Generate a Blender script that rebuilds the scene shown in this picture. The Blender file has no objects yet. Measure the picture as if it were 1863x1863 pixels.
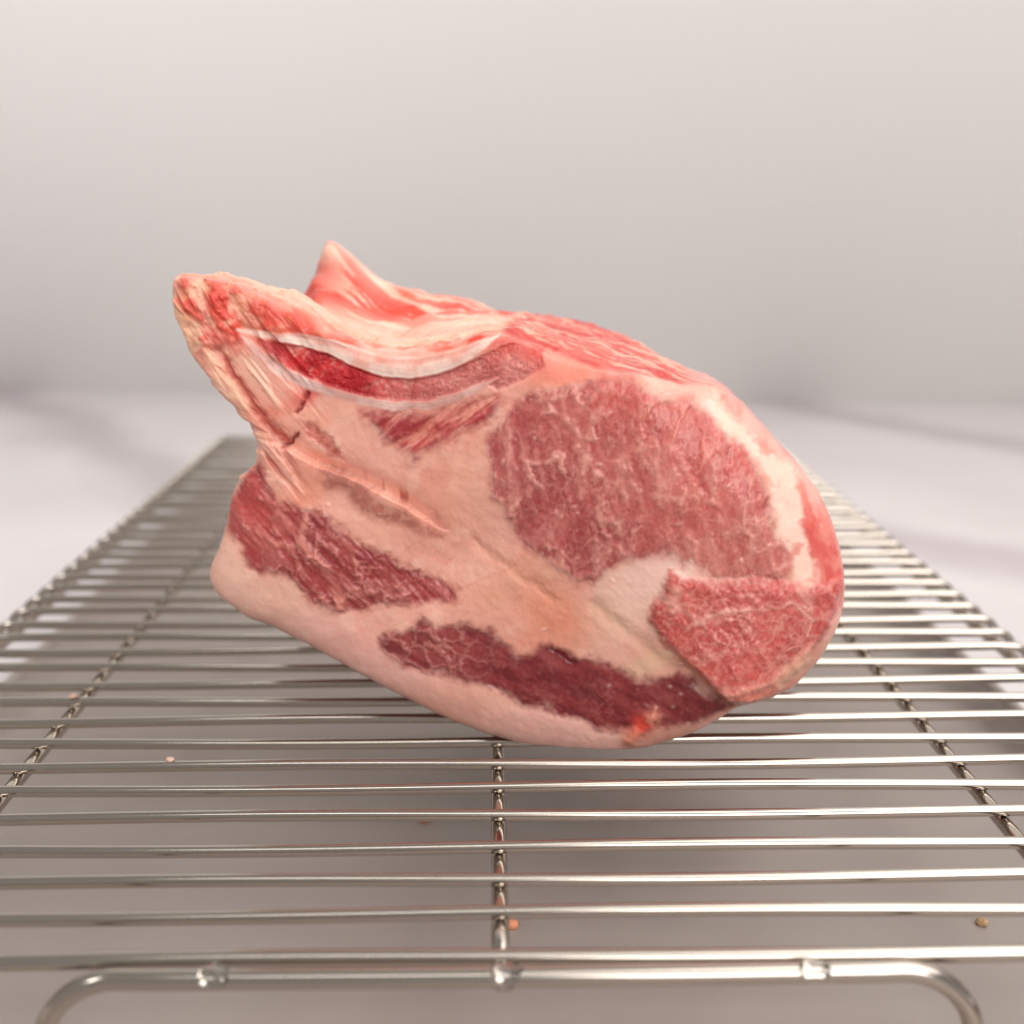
import bpy, bmesh, math, random
import numpy as np
from mathutils import Vector, Matrix

rng = np.random.default_rng(7)
random.seed(7)
sc = bpy.context.scene
COL = sc.collection

# ------------------------------------------------------------------ camera
F_PX = 2200.0                      # focal length in pixels of the 1863 px frame
RACK_Z = 0.027                     # top of the rack wires above the countertop
CAM_H = 0.1005                     # camera above the rack
PITCH = math.atan(556 / F_PX)
YAW = math.atan(41 / math.hypot(F_PX, 556))
cam_d = bpy.data.cameras.new('camera')
cam = bpy.data.objects.new('camera', cam_d)
COL.objects.link(cam)
cam.location = (0, 0, RACK_Z + CAM_H)
cam.rotation_euler = (math.pi / 2 - PITCH, 0, -YAW)
cam_d.sensor_width = 36
cam_d.lens = F_PX / 1863 * 36
cam_d.clip_start = 0.005
cam_d.clip_end = 50
cam_d.dof.use_dof = True
cam_d.dof.focus_distance = 0.214
cam_d.dof.aperture_fstop = 12.5
sc.camera = cam

# ------------------------------------------------------------------ light
w = bpy.data.worlds.new('World')
sc.world = w
w.use_nodes = True
bg = w.node_tree.nodes['Background']
bg.inputs[0].default_value = (1.0, 0.955, 0.92, 1)
bg.inputs[1].default_value = 0.37

def area(name, loc, target, sx, sy, power, color):
    d = bpy.data.lights.new(name, 'AREA')
    d.shape = 'RECTANGLE'
    d.size, d.size_y = sx, sy
    d.energy = power
    d.color = color
    o = bpy.data.objects.new(name, d)
    COL.objects.link(o)
    o.location = loc
    o.rotation_euler = (Vector(target) - Vector(loc)).to_track_quat('-Z', 'Y').to_euler()
    return o

area('softbox_key', (0.82, 0.02, 1.30), (0.25, 0.36, 0.0), 1.3, 1.3, 17.0, (1.0, 0.965, 0.93))
area('softbox_front', (2.4, -5.5, 3.2), (0.05, 0.5, 0.1), 3.8, 3.8, 260.0, (1.0, 0.965, 0.94))
for _loc, _aim, _pw, _sp in (((-0.10, -0.55, 1.55), (0.10, 0.84, 0.12), 0.6, 46), ((-1.15, -0.25, 1.15), (-0.34, 0.88, 0.10), 2.3, 50)):
    wall_fill = area('added_wall_fill', _loc, _aim, 0.7, 0.5, _pw, (1.0, 0.975, 0.95))  # out-of-view fill lamps, added only to brighten the wall
    wall_fill.data.spread = math.radians(_sp)

sc.view_settings.view_transform = 'Standard'
sc.view_settings.look = 'None'
sc.view_settings.exposure = -0.06
sc.view_settings.gamma = 1.0
sc.view_settings.use_curve_mapping = False
sc.render.engine = 'CYCLES'
sc.cycles.use_denoising = True
try:
    sc.cycles.denoiser = 'OPENIMAGEDENOISE'
except Exception:
    pass
sc.cycles.max_bounces = 6
sc.cycles.caustics_reflective = False
sc.cycles.caustics_refractive = False

# ------------------------------------------------------------------ helpers
def srgb(r, g, b):
    c = np.array([r, g, b], float) / 255.0
    return np.where(c <= 0.04045, c / 12.92, ((c + 0.055) / 1.055) ** 2.4)

def rgba(r, g, b):
    c = srgb(r, g, b)
    return (float(c[0]), float(c[1]), float(c[2]), 1.0)

def tag(o, label=None, cat=None, group=None, kind=None):
    if label: o['label'] = label
    if cat: o['category'] = cat
    if group: o['group'] = group
    if kind: o['kind'] = kind
    return o

def empty(name, loc=(0, 0, 0)):
    o = bpy.data.objects.new(name, None)
    o.empty_display_size = 0.01
    o.location = loc
    COL.objects.link(o)
    return o

def link_mesh(name, me, mat, parent=None):
    o = bpy.data.objects.new(name, me)
    COL.objects.link(o)
    if mat is not None and len(me.materials) == 0:
        me.materials.append(mat)
    if parent is not None:
        o.parent = parent
        o.matrix_parent_inverse = Matrix.Translation(parent.location).inverted()
    return o

def mesh_np(name, V, Fq, smooth=True):
    """mesh from numpy arrays: Fq is (n,4) or (n,3) or a list of such arrays"""
    me = bpy.data.meshes.new(name)
    if not isinstance(Fq, list): Fq = [Fq]
    Fq = [f for f in Fq if len(f)]
    loops = np.concatenate([f.ravel() for f in Fq]).astype(np.int32)
    tot = np.concatenate([np.full(len(f), f.shape[1], np.int32) for f in Fq])
    start = np.concatenate([[0], np.cumsum(tot)[:-1]]).astype(np.int32)
    me.vertices.add(len(V)); me.loops.add(len(loops)); me.polygons.add(len(tot))
    me.vertices.foreach_set('co', np.asarray(V, np.float32).ravel())
    me.loops.foreach_set('vertex_index', loops)
    me.polygons.foreach_set('loop_start', start)
    me.polygons.foreach_set('loop_total', tot)
    me.update(calc_edges=True)
    me.validate()
    if smooth:
        me.polygons.foreach_set('use_smooth', np.ones(len(me.polygons), bool))
    return me

def set_color(me, rgb, name='Col'):
    a = me.color_attributes.new(name, 'FLOAT_COLOR', 'POINT')
    d = np.ones((len(rgb), 4), np.float32)
    d[:, :3] = rgb
    a.data.foreach_set('color', d.ravel())

def tube(name, pts, rad, seg=14, closed=False):
    """round rod along a polyline; ends capped"""
    P = np.asarray(pts, float)
    n = len(P)
    T = np.zeros_like(P)
    if closed:
        T = np.roll(P, -1, 0) - np.roll(P, 1, 0)
    else:
        T[1:-1] = P[2:] - P[:-2]; T[0] = P[1] - P[0]; T[-1] = P[-1] - P[-2]
    T /= np.linalg.norm(T, axis=1)[:, None]
    ref = np.array([0, 0, 1.0]) if abs(T[0][2]) < 0.9 else np.array([0, 1.0, 0])
    N = np.zeros_like(P)
    nn = np.cross(T[0], np.cross(ref, T[0])); N[0] = nn / np.linalg.norm(nn)
    for i in range(1, n):
        v = N[i - 1] - T[i] * np.dot(N[i - 1], T[i]); N[i] = v / np.linalg.norm(v)
    B = np.cross(T, N)
    a = np.linspace(0, 2 * math.pi, seg, endpoint=False)
    r = np.full(n, rad) if np.isscalar(rad) else np.asarray(rad)
    V = P[:, None, :] + r[:, None, None] * (np.cos(a)[None, :, None] * N[:, None, :] + np.sin(a)[None, :, None] * B[:, None, :])
    V = V.reshape(-1, 3)
    i, j = np.meshgrid(np.arange(n if closed else n - 1), np.arange(seg), indexing='ij')
    i2 = (i + 1) % n; j2 = (j + 1) % seg
    Fq = np.stack([i * seg + j, i * seg + j2, i2 * seg + j2, i2 * seg + j], -1).reshape(-1, 4)
    Fs = [Fq]
    if not closed:
        V = np.vstack([V, P[0], P[-1]])
        k = np.arange(seg); k2 = (k + 1) % seg
        Fs.append(np.stack([np.full(seg, n * seg), k2, k], -1))
        Fs.append(np.stack([np.full(seg, n * seg + 1), (n - 1) * seg + k, (n - 1) * seg + k2], -1))
    return mesh_np(name, V, Fs)

# --- numpy noise
def _h(ix, iy, iz, seed):
    h = (ix.astype(np.int64) * 374761393 + iy.astype(np.int64) * 668265263 + iz.astype(np.int64) * 2147483647 + seed * 974711) & 0xffffffff
    h = ((h ^ (h >> 13)) * 1274126177) & 0xffffffff
    h = ((h ^ (h >> 16)) * 2246822519) & 0xffffffff
    return ((h ^ (h >> 15)) & 0xffffff).astype(np.float64) / 0xffffff

def vnoise(x, y, z=0.0, seed=0):
    x, y, z = np.broadcast_arrays(np.asarray(x, float), np.asarray(y, float), np.asarray(z, float))
    ix, iy, iz = np.floor(x), np.floor(y), np.floor(z)
    fx, fy, fz = x - ix, y - iy, z - iz
    s = lambda t: t * t * t * (t * (6 * t - 15) + 10)
    fx, fy, fz = s(fx), s(fy), s(fz)
    flat = not np.any(fz)
    def lay(k):
        a = _h(ix, iy, iz + k, seed); b = _h(ix + 1, iy, iz + k, seed)
        c = _h(ix, iy + 1, iz + k, seed); d = _h(ix + 1, iy + 1, iz + k, seed)
        return (a * (1 - fx) + b * fx) * (1 - fy) + (c * (1 - fx) + d * fx) * fy
    r = lay(0)
    if not flat:
        r = r * (1 - fz) + lay(1) * fz
    return r * 2 - 1

def fbm(x, y, z=0.0, oct=4, seed=0, gain=0.5):
    t = 0; a = 1.0; s = 0
    for k in range(oct):
        c, sn = math.cos(0.6 * k + .3), math.sin(0.6 * k + .3)
        t = t + a * vnoise((x * c - y * sn) * 2 ** k + 7.3 * k, (x * sn + y * c) * 2 ** k + 3.1 * k, np.asarray(z) * 2 ** k, seed + k * 13)
        s += a; a *= gain
    return t / s * 1.35

def worley(x, y, seed=0, jit=0.9):
    ix, iy = np.floor(x), np.floor(y)
    f1 = np.full(x.shape, 9.0); f2 = np.full(x.shape, 9.0); cid = np.zeros(x.shape)
    for a in (-1, 0, 1):
        for b in (-1, 0, 1):
            cx, cy = ix + a, iy + b
            r1 = _h(cx, cy, cx * 0, seed); r2 = _h(cx, cy, cx * 0, seed + 91)
            d = np.hypot(cx + .5 + (r1 - .5) * jit - x, cy + .5 + (r2 - .5) * jit - y)
            n = d < f1
            f2 = np.where(n, f1, np.minimum(f2, d)); cid = np.where(n, r1, cid); f1 = np.where(n, d, f1)
    return f1, f2, cid

def sstep(a, b, x):
    t = np.clip((x - a) / (b - a), 0, 1)
    return t * t * (3 - 2 * t)

def seg_dist(x, y, P, closed):
    P = np.asarray(P, float)
    n = len(P)
    d = np.full(x.shape, 1e9)
    for i in range(n if closed else n - 1):
        a, b = P[i], P[(i + 1) % n]
        e = b - a
        t = np.clip(((x - a[0]) * e[0] + (y - a[1]) * e[1]) / (e @ e + 1e-12), 0, 1)
        d = np.minimum(d, (x - a[0] - t * e[0]) ** 2 + (y - a[1] - t * e[1]) ** 2)
    return np.sqrt(d)

def sdf_poly(x, y, P):
    P = np.asarray(P, float)
    ins = np.zeros(x.shape, bool)
    n = len(P)
    for i in range(n):
        a, b = P[i], P[(i + 1) % n]
        if a[1] == b[1]: continue
        c = (a[1] > y) != (b[1] > y)
        ins ^= c & (x < (b[0] - a[0]) * (y - a[1]) / (b[1] - a[1]) + a[0])
    d = seg_dist(x, y, P, True)
    return np.where(ins, -d, d)

# ------------------------------------------------------------------ materials
def new_mat(name):
    m = bpy.data.materials.new(name)
    m.use_nodes = True
    nt = m.node_tree
    return m, nt, nt.nodes['Principled BSDF']

def N(nt, typ, **kw):
    n = nt.nodes.new(typ)
    for k, v in kw.items():
        if k in n.inputs.keys(): n.inputs[k].default_value = v
        else: setattr(n, k, v)
    return n

def steel(name, base, rough, streak):
    m, nt, p = new_mat(name)
    p.inputs['Metallic'].default_value = 1.0
    tc = N(nt, 'ShaderNodeTexCoord')
    mp = N(nt, 'ShaderNodeMapping'); mp.inputs['Scale'].default_value = streak
    nt.links.new(tc.outputs['Object'], mp.inputs['Vector'])
    no = N(nt, 'ShaderNodeTexNoise'); no.inputs['Scale'].default_value = 1.0; no.inputs['Detail'].default_value = 4
    nt.links.new(mp.outputs[0], no.inputs['Vector'])
    mr = N(nt, 'ShaderNodeMapRange'); mr.inputs[3].default_value = rough * 0.7; mr.inputs[4].default_value = rough * 1.45
    nt.links.new(no.outputs['Fac'], mr.inputs[0]); nt.links.new(mr.outputs[0], p.inputs['Roughness'])
    cr = N(nt, 'ShaderNodeMixRGB'); cr.inputs[1].default_value = [c * .9 for c in base[:3]] + [1]; cr.inputs[2].default_value = base
    nt.links.new(no.outputs['Fac'], cr.inputs[0]); nt.links.new(cr.outputs[0], p.inputs['Base Color'])
    return m

M_WIRE = steel('rack_steel', (0.52, 0.465, 0.41, 1), 0.12, (30, 900, 900))
M_PAN = steel('pan_aluminium', (0.45, 0.39, 0.36, 1), 0.5, (60, 60, 60))
M_PAN.node_tree.nodes['Principled BSDF'].inputs['Metallic'].default_value = 0.3

def wall_mat():
    m, nt, p = new_mat('painted_wall')
    tc = N(nt, 'ShaderNodeTexCoord')
    no = N(nt, 'ShaderNodeTexNoise'); no.inputs['Scale'].default_value = 3.0; no.inputs['Detail'].default_value = 3
    nt.links.new(tc.outputs['Object'], no.inputs['Vector'])
    mx = N(nt, 'ShaderNodeMixRGB'); mx.inputs[1].default_value = (0.83, 0.82, 0.80, 1); mx.inputs[2].default_value = (0.85, 0.84, 0.82, 1)
    nt.links.new(no.outputs['Fac'], mx.inputs[0]); nt.links.new(mx.outputs[0], p.inputs['Base Color'])
    p.inputs['Roughness'].default_value = 0.7
    n2 = N(nt, 'ShaderNodeTexNoise'); n2.inputs['Scale'].default_value = 400.0
    nt.links.new(tc.outputs['Object'], n2.inputs['Vector'])
    b = N(nt, 'ShaderNodeBump'); b.inputs['Strength'].default_value = 0.1; b.inputs['Distance'].default_value = 0.001
    nt.links.new(n2.outputs['Fac'], b.inputs['Height']); nt.links.new(b.outputs[0], p.inputs['Normal'])
    return m

def marble_mat():
    m, nt, p = new_mat('white_marble')
    tc = N(nt, 'ShaderNodeTexCoord')
    mp = N(nt, 'ShaderNodeMapping'); mp.inputs['Rotation'].default_value = (0, 0, math.radians(-33.5)); mp.inputs['Location'].default_value = (-0.029, 0.0, 0.0)
    nt.links.new(tc.outputs['Object'], mp.inputs['Vector'])
    wn = N(nt, 'ShaderNodeTexNoise'); wn.inputs['Scale'].default_value = 5.0; wn.inputs['Detail'].default_value = 5; wn.inputs['Roughness'].default_value = .6
    nt.links.new(mp.outputs[0], wn.inputs['Vector'])
    vm = N(nt, 'ShaderNodeVectorMath', operation='MULTIPLY_ADD')
    vm.inputs[1].default_value = (0.11, 0.11, 0.0)
    nt.links.new(wn.outputs['Color'], vm.inputs[0]); nt.links.new(mp.outputs[0], vm.inputs[2])
    wv = N(nt, 'ShaderNodeTexWave'); wv.inputs['Scale'].default_value = 1.5; wv.inputs['Distortion'].default_value = 1.2; wv.inputs['Detail'].default_value = 3; wv.inputs['Detail Scale'].default_value = 1.2
    wv.bands_direction = 'X'
    nt.links.new(vm.outputs[0], wv.inputs['Vector'])
    rp = N(nt, 'ShaderNodeValToRGB')
    rp.color_ramp.elements[0].position = 0.0; rp.color_ramp.elements[0].color = (0.46, 0.41, 0.425, 1)
    rp.color_ramp.elements[1].position = 0.26; rp.color_ramp.elements[1].color = (0.62, 0.578, 0.583, 1)
    e = rp.color_ramp.elements.new(0.10); e.color = (0.55, 0.505, 0.515, 1)
    nt.links.new(wv.outputs['Fac'], rp.inputs[0])
    n3 = N(nt, 'ShaderNodeTexNoise'); n3.inputs['Scale'].default_value = 9; n3.inputs['Detail'].default_value = 6
    nt.links.new(mp.outputs[0], n3.inputs['Vector'])
    mx = N(nt, 'ShaderNodeMixRGB', blend_type='MULTIPLY'); mx.inputs[0].default_value = 0.35
    r2 = N(nt, 'ShaderNodeValToRGB'); r2.color_ramp.elements[0].position = .35; r2.color_ramp.elements[0].color = (.8, .77, .79, 1); r2.color_ramp.elements[1].position = .6; r2.color_ramp.elements[1].color = (1, 1, 1, 1)
    nt.links.new(n3.outputs['Fac'], r2.inputs[0])
    nt.links.new(rp.outputs[0], mx.inputs[1]); nt.links.new(r2.outputs[0], mx.inputs[2])
    nt.links.new(mx.outputs[0], p.inputs['Base Color'])
    p.inputs['Roughness'].default_value = 0.32
    return m

def tissue_mat(name, rough=0.42, sss=0.35, bump=0.35, scale=0.0016, spec=0.38, grain=.06, coat=.15):
    m, nt, p = new_mat(name)
    at = N(nt, 'ShaderNodeAttribute', attribute_name='Col')
    tc = N(nt, 'ShaderNodeTexCoord')
    n1 = N(nt, 'ShaderNodeTexNoise'); n1.inputs['Scale'].default_value = 1500; n1.inputs['Detail'].default_value = 5; n1.inputs['Roughness'].default_value = 0.65
    nt.links.new(tc.outputs['Object'], n1.inputs['Vector'])
    # grain: small lightening and darkening of the tissue
    hs = N(nt, 'ShaderNodeMapRange'); hs.inputs[1].default_value = .25; hs.inputs[2].default_value = .75; hs.inputs[3].default_value = 1 - grain; hs.inputs[4].default_value = 1 + grain
    nt.links.new(n1.outputs['Fac'], hs.inputs[0])
    mul = N(nt, 'ShaderNodeVectorMath', operation='SCALE')
    nt.links.new(at.outputs['Color'], mul.inputs[0]); nt.links.new(hs.outputs[0], mul.inputs['Scale'])
    nt.links.new(mul.outputs[0], p.inputs['Base Color'])
    n2 = N(nt, 'ShaderNodeTexNoise'); n2.inputs['Scale'].default_value = 260; n2.inputs['Detail'].default_value = 3
    nt.links.new(tc.outputs['Object'], n2.inputs['Vector'])
    mr = N(nt, 'ShaderNodeMapRange'); mr.inputs[1].default_value = .3; mr.inputs[2].default_value = .7; mr.inputs[3].default_value = rough - .1; mr.inputs[4].default_value = rough + .12
    nt.links.new(n2.outputs['Fac'], mr.inputs[0]); nt.links.new(mr.outputs[0], p.inputs['Roughness'])
    p.inputs['Specular IOR Level'].default_value = spec
    p.inputs['Subsurface Weight'].default_value = sss
    p.inputs['Subsurface Radius'].default_value = (1.0, 0.36, 0.24)
    p.inputs['Subsurface Scale'].default_value = scale
    p.inputs['Coat Weight'].default_value = coat; p.inputs['Coat Roughness'].default_value = .09; p.inputs['Coat IOR'].default_value = 1.36
    b = N(nt, 'ShaderNodeBump'); b.inputs['Strength'].default_value = bump; b.inputs['Distance'].default_value = 0.0004
    nt.links.new(n1.outputs['Fac'], b.inputs['Height']); nt.links.new(b.outputs[0], p.inputs['Normal'])
    return m

M_FAT = tissue_mat('pork_fat', rough=0.36, sss=0.5, bump=0.08, grain=.04)
M_MUSCLE = tissue_mat('pork_muscle', rough=0.38, sss=0.4, bump=0.12, scale=0.0015, grain=.10, coat=.32)
M_BONE = tissue_mat('rib_bone_surface', rough=0.4, sss=0.35, bump=0.15, scale=0.0012)
M_MARROW = tissue_mat('bone_marrow', rough=0.36, sss=0.25, bump=0.6, scale=0.001, grain=.2)

def flat_mat(name, col, rough=.5, **kw):
    m, nt, p = new_mat(name)
    tc = N(nt, 'ShaderNodeTexCoord')
    no = N(nt, 'ShaderNodeTexNoise'); no.inputs['Scale'].default_value = 900
    nt.links.new(tc.outputs['Object'], no.inputs['Vector'])
    mx = N(nt, 'ShaderNodeMixRGB'); mx.inputs[1].default_value = [c * .75 for c in col[:3]] + [1]; mx.inputs[2].default_value = col
    nt.links.new(no.outputs['Fac'], mx.inputs[0]); nt.links.new(mx.outputs[0], p.inputs['Base Color'])
    p.inputs['Roughness'].default_value = rough
    for k, v in kw.items(): p.inputs[k].default_value = v
    return m

# ------------------------------------------------------------------ setting: wall and countertop
def box_mesh(name, x0, x1, y0, y1, z0, z1):
    V = np.array([(x, y, z) for x in (x0, x1) for y in (y0, y1) for z in (z0, z1)], float)
    Fq = np.array([(0, 1, 3, 2), (4, 6, 7, 5), (0, 4, 5, 1), (2, 3, 7, 6), (0, 2, 6, 4), (1, 5, 7, 3)])
    return mesh_np(name, V, Fq, smooth=False)

wall = link_mesh('wall', box_mesh('wall', -1.6, 1.6, 0, 0.05, -0.03, 1.5), wall_mat())
wall.location = (0.0149, 0.834, 0); wall.rotation_euler = (0, 0, math.atan2(0.7803 - 0.88, 0.706))
tag(wall, kind='structure')
top = link_mesh('countertop', box_mesh('countertop', -1.3, 1.3, -0.25, 1.25, -0.03, 0.0), marble_mat())
tag(top, kind='structure')

# ------------------------------------------------------------------ baking sheet under the rack
def round_rect(x0, x1, y0, y1, r, n=10):
    pts = []
    for cx, cy, a0 in ((x1 - r, y1 - r, 0), (x0 + r, y1 - r, 90), (x0 + r, y0 + r, 180), (x1 - r, y0 + r, 270)):
        for k in range(n + 1):
            a = math.radians(a0 + 90 * k / n)
            pts.append((cx + r * math.cos(a), cy + r * math.sin(a)))
    return np.array(pts)

sheet = empty('baking_sheet', (0.002, 0.33, 0.0))
tag(sheet, 'dull grey metal baking sheet lying on the marble under the wire rack', 'baking sheet')
PX0, PX1, PY0, PY1 = -0.1185, 0.1225, 0.085, 0.545
prof = [(-.050, .0017), (-.0085, .0017), (-.006, .0017), (-.003, .0020), (0.000, .0034), (.003, .0085), (.0036, .0090), (.0050, .0086), (.0042, .0075), (.0018, .0028), (-.002, .0006), (-.006, .0003), (-.050, .0003)]
rings = []
for off, z in prof:
    q = round_rect(PX0 - off, PX1 + off, PY0 - off, PY1 + off, max(.022 + off, .004))
    rings.append(np.column_stack([q, np.full(len(q), z)]))
n = len(rings[0])
V = np.vstack(rings)
i, j = np.meshgrid(np.arange(len(rings) - 1), np.arange(n), indexing='ij')
j2 = (j + 1) % n
Fq = np.stack([i * n + j, (i + 1) * n + j, (i + 1) * n + j2, i * n + j2], -1).reshape(-1, 4)[:, ::-1]
cen = len(V)
V = np.vstack([V, [(PX0 + PX1) / 2, (PY0 + PY1) / 2, .0017], [(PX0 + PX1) / 2, (PY0 + PY1) / 2, .0003]])
k = np.arange(n); k2 = (k + 1) % n
F1 = np.stack([np.full(n, cen), k, k2], -1); F2 = np.stack([np.full(n, cen + 1), (len(rings) - 1) * n + k2, (len(rings) - 1) * n + k], -1)
pan_me = mesh_np('pan', V, [Fq, F1, F2])
_b = bmesh.new(); _b.from_mesh(pan_me); bmesh.ops.recalc_face_normals(_b, faces=_b.faces); _b.to_mesh(pan_me); _b.free()
link_mesh('pan', pan_me, M_PAN, sheet)
rim = np.column_stack([round_rect(PX0 - .0050, PX1 + .0050, PY0 - .0050, PY1 + .0050, .027), np.full(n, .0084)])
link_mesh('rolled_rim', tube('rolled_rim', rim, .0019, 10, closed=True), M_PAN, sheet)

# ------------------------------------------------------------------ wire rack
rack = empty('wire_rack', (0.002, 0.34, 0.0))
tag(rack, 'shiny stainless steel wire cooling rack standing under the raw pork', 'cooling rack')
WR = 0.00105
ZW = RACK_Z - WR
XL, XR = -0.1245, 0.1285
wire_ys = [0.1472] + [0.1586 + 0.01004 * k for k in range(39)]
def wire_pts(y, bow=0.0, xl=XL, xr=XR):
    pts = []
    rb = .0045
    # both ends bend down onto the side rails
    left = [(xl, y, ZW - .0058)] + [(xl + rb - rb * math.cos(math.radians(a)), y, ZW - rb + rb * math.sin(math.radians(a))) for a in np.linspace(0, 90, 8)]
    mid = [(x, y + bow * (1 - (x / .125) ** 2), ZW - .0003 * math.sin(x * 40 + y * 300)) for x in np.linspace(xl + rb + .004, xr - rb - .004, 24)]
    right = [(xr - rb + rb * math.sin(math.radians(a)), y, ZW - rb + rb * math.cos(math.radians(a))) for a in np.linspace(0, 90, 8)] + [(xr, y, ZW - .0058)]
    return left + mid + right
for q, y in enumerate(wire_ys):
    bow = 0.0006 * math.sin(q * 1.7) if q else 0.0012
    rr = WR * (1.15 if q == 0 else 1.0)
    o = link_mesh('cross_wire', tube('cross_wire', wire_pts(y, bow), rr, 14), M_WIRE, rack)
for x in (-0.0885, 0.0011, 0.0888):
    link_mesh('support_bar', tube('support_bar', [(x, yy, ZW - WR - .0012) for yy in np.linspace(0.1458, wire_ys[-1] + .002, 30)], .00135, 14), M_WIRE, rack)
for x in (XL, XR):
    link_mesh('side_rail', tube('side_rail', [(x, yy, ZW - .0062) for yy in np.linspace(0.1445, wire_ys[-1] + .003, 40)], .0016, 14), M_WIRE, rack)
def leg_pts(y, x0, x1, z, rb, foot):
    L = [(x0, y, foot)]
    L += [(x0 + rb - rb * math.cos(math.radians(a)), y, z - rb + rb * math.sin(math.radians(a))) for a in np.linspace(0, 90, 16)]
    L += [(xx, y - .0004 * math.sin((xx - x0) / (x1 - x0) * math.pi), z) for xx in np.linspace(x0 + rb + .003, x1 - rb - .003, 20)]
    L += [(x1 - rb + rb * math.sin(math.radians(a)), y, z - rb + rb * math.cos(math.radians(a))) for a in np.linspace(0, 90, 16)]
    L += [(x1, y, foot)]
    return L
LEG_R = .00148
PAN_Z = .0017
link_mesh('leg', tube('leg', leg_pts(0.1448, -0.0622, 0.0672, ZW - .0004, .0112, PAN_Z + .0002), LEG_R, 18), M_WIRE, rack)
link_mesh('leg', tube('leg', leg_pts(wire_ys[-1] + .001, -0.0608, 0.0650, ZW - .0026, .0148, PAN_Z + .0002), LEG_R, 18), M_WIRE, rack)

# ------------------------------------------------------------------ the pork: frame of reference of its cut face
Rcam = cam.rotation_euler.to_matrix()
Cc = np.array(cam.location)
Rm = np.array(Rcam)
def rays(P):
    P = np.asarray(P, float)
    d = np.column_stack([(P[:, 0] - 931.5) / F_PX, -(P[:, 1] - 931.5) / F_PX, -np.ones(len(P))])
    return d @ Rm.T
d0 = rays([(1075, 1374)])[0]
P0 = Cc + d0 * ((RACK_Z - .0005 - Cc[2]) / d0[2])          # where the roast touches the rack
AL, BE = math.radians(7), math.radians(6)
U = np.array([math.cos(AL), -math.sin(AL), 0])
Bk = np.array([math.sin(AL), math.cos(AL), 0])       # straight back, into the roast
Vv = math.cos(BE) * np.array([0, 0, 1.0]) + math.sin(BE) * Bk
Nb = math.cos(BE) * Bk - math.sin(BE) * np.array([0, 0, 1.0])
def uv(P, t=0.0):
    """traced points -> millimetres on the cut plane that lies t mm behind the front one"""
    O = P0 + Bk * t * 1e-3
    D = rays(P)
    k = ((O - Cc) @ Nb) / (D @ Nb)
    X = Cc + D * k[:, None] - O
    return np.column_stack([X @ U, X @ Vv]) * 1e3
def world(u, v, t):
    return P0 + 1e-3 * (np.asarray(u)[..., None] * U + np.asarray(v)[..., None] * Vv + np.asarray(t)[..., None] * Bk)

S0 = [(312,502),(343,502),(356,514),(395,508),(440,522),(500,550),(560,582),(620,613),(670,634),(735,642),(800,634),(850,618),(882,606),(920,612),(960,628),(1000,652),(1050,668),(1110,680),(1165,682),(1200,694),(1240,706),(1310,703),(1365,752),(1425,818),(1477,885),(1511,950),(1532,1020),(1536,1080),(1524,1140),(1495,1195),(1442,1250),(1394,1279),(1340,1286),(1310,1310),(1250,1340),(1180,1362),(1110,1373),(1040,1368),(960,1358),(880,1336),(800,1304),(720,1264),(640,1220),(560,1175),(490,1138),(446,1124),(434,1110),(408,1090),(386,1065),(380,1040),(388,1010),(402,985),(408,945),(418,895),(440,862),(470,838),(463,818),(458,800),(472,785),(440,755),(405,715),(370,670),(345,640),(333,610),(318,570),(310,530)]
S1 = [(316,500),(343,498),(393,494),(430,503),(470,513),(530,530),(556,537),(600,575),(650,605),(720,625),(800,615),(880,598),(940,600),(1000,618),(1060,640),(1120,655),(1200,672),(1260,690),(1310,700),(1370,755),(1430,820),(1480,880),(1515,950),(1535,1030),(1537,1085),(1525,1140),(1495,1195),(1440,1250),(1390,1272),(1320,1290),(1240,1320),(1150,1345),(1080,1350),(1000,1335),(900,1295),(800,1250),(700,1205),(600,1160),(500,1110),(440,1085),(402,1045),(404,1000),(415,950),(430,900),(450,865),(480,830),(475,790),(445,750),(410,705),(370,655),(340,605),(322,550)]
S2 = [(450,640),(500,610),(560,600),(640,612),(720,618),(800,600),(880,585),(940,585),(1000,600),(1060,615),(1120,630),(1200,655),(1260,680),(1305,692),(1360,745),(1420,815),(1470,880),(1505,950),(1522,1020),(1522,1080),(1505,1140),(1470,1190),(1400,1240),(1300,1275),(1200,1300),(1080,1310),(960,1290),(860,1250),(760,1200),(660,1150),(560,1095),(480,1040),(440,1000),(440,940),(455,890),(475,850),(490,800),(460,740),(430,690)]
S3 = [(540,560),(575,530),(620,545),(700,575),(780,575),(860,565),(920,572),(980,580),(1050,592),(1120,615),(1200,648),(1260,675),(1300,688),(1350,740),(1400,800),(1450,870),(1485,940),(1500,1010),(1498,1080),(1475,1130),(1420,1180),(1300,1225),(1150,1240),(1000,1230),(850,1180),(700,1110),(560,1030),(490,960),(490,880),(510,800),(520,680)]
S4 = [(562,532),(582,490),(590,445),(604,424),(620,444),(655,486),(712,517),(790,535),(850,545),(900,566),(960,572),(1040,582),(1130,612),(1200,650),(1260,676),(1290,686),(1340,745),(1390,805),(1430,870),(1460,940),(1470,1000),(1465,1060),(1430,1110),(1300,1180),(1150,1195),(1000,1180),(850,1120),(700,1060),(580,980),(530,900),(540,800),(545,680)]
CEN = uv([(820, 900)])[0]

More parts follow.
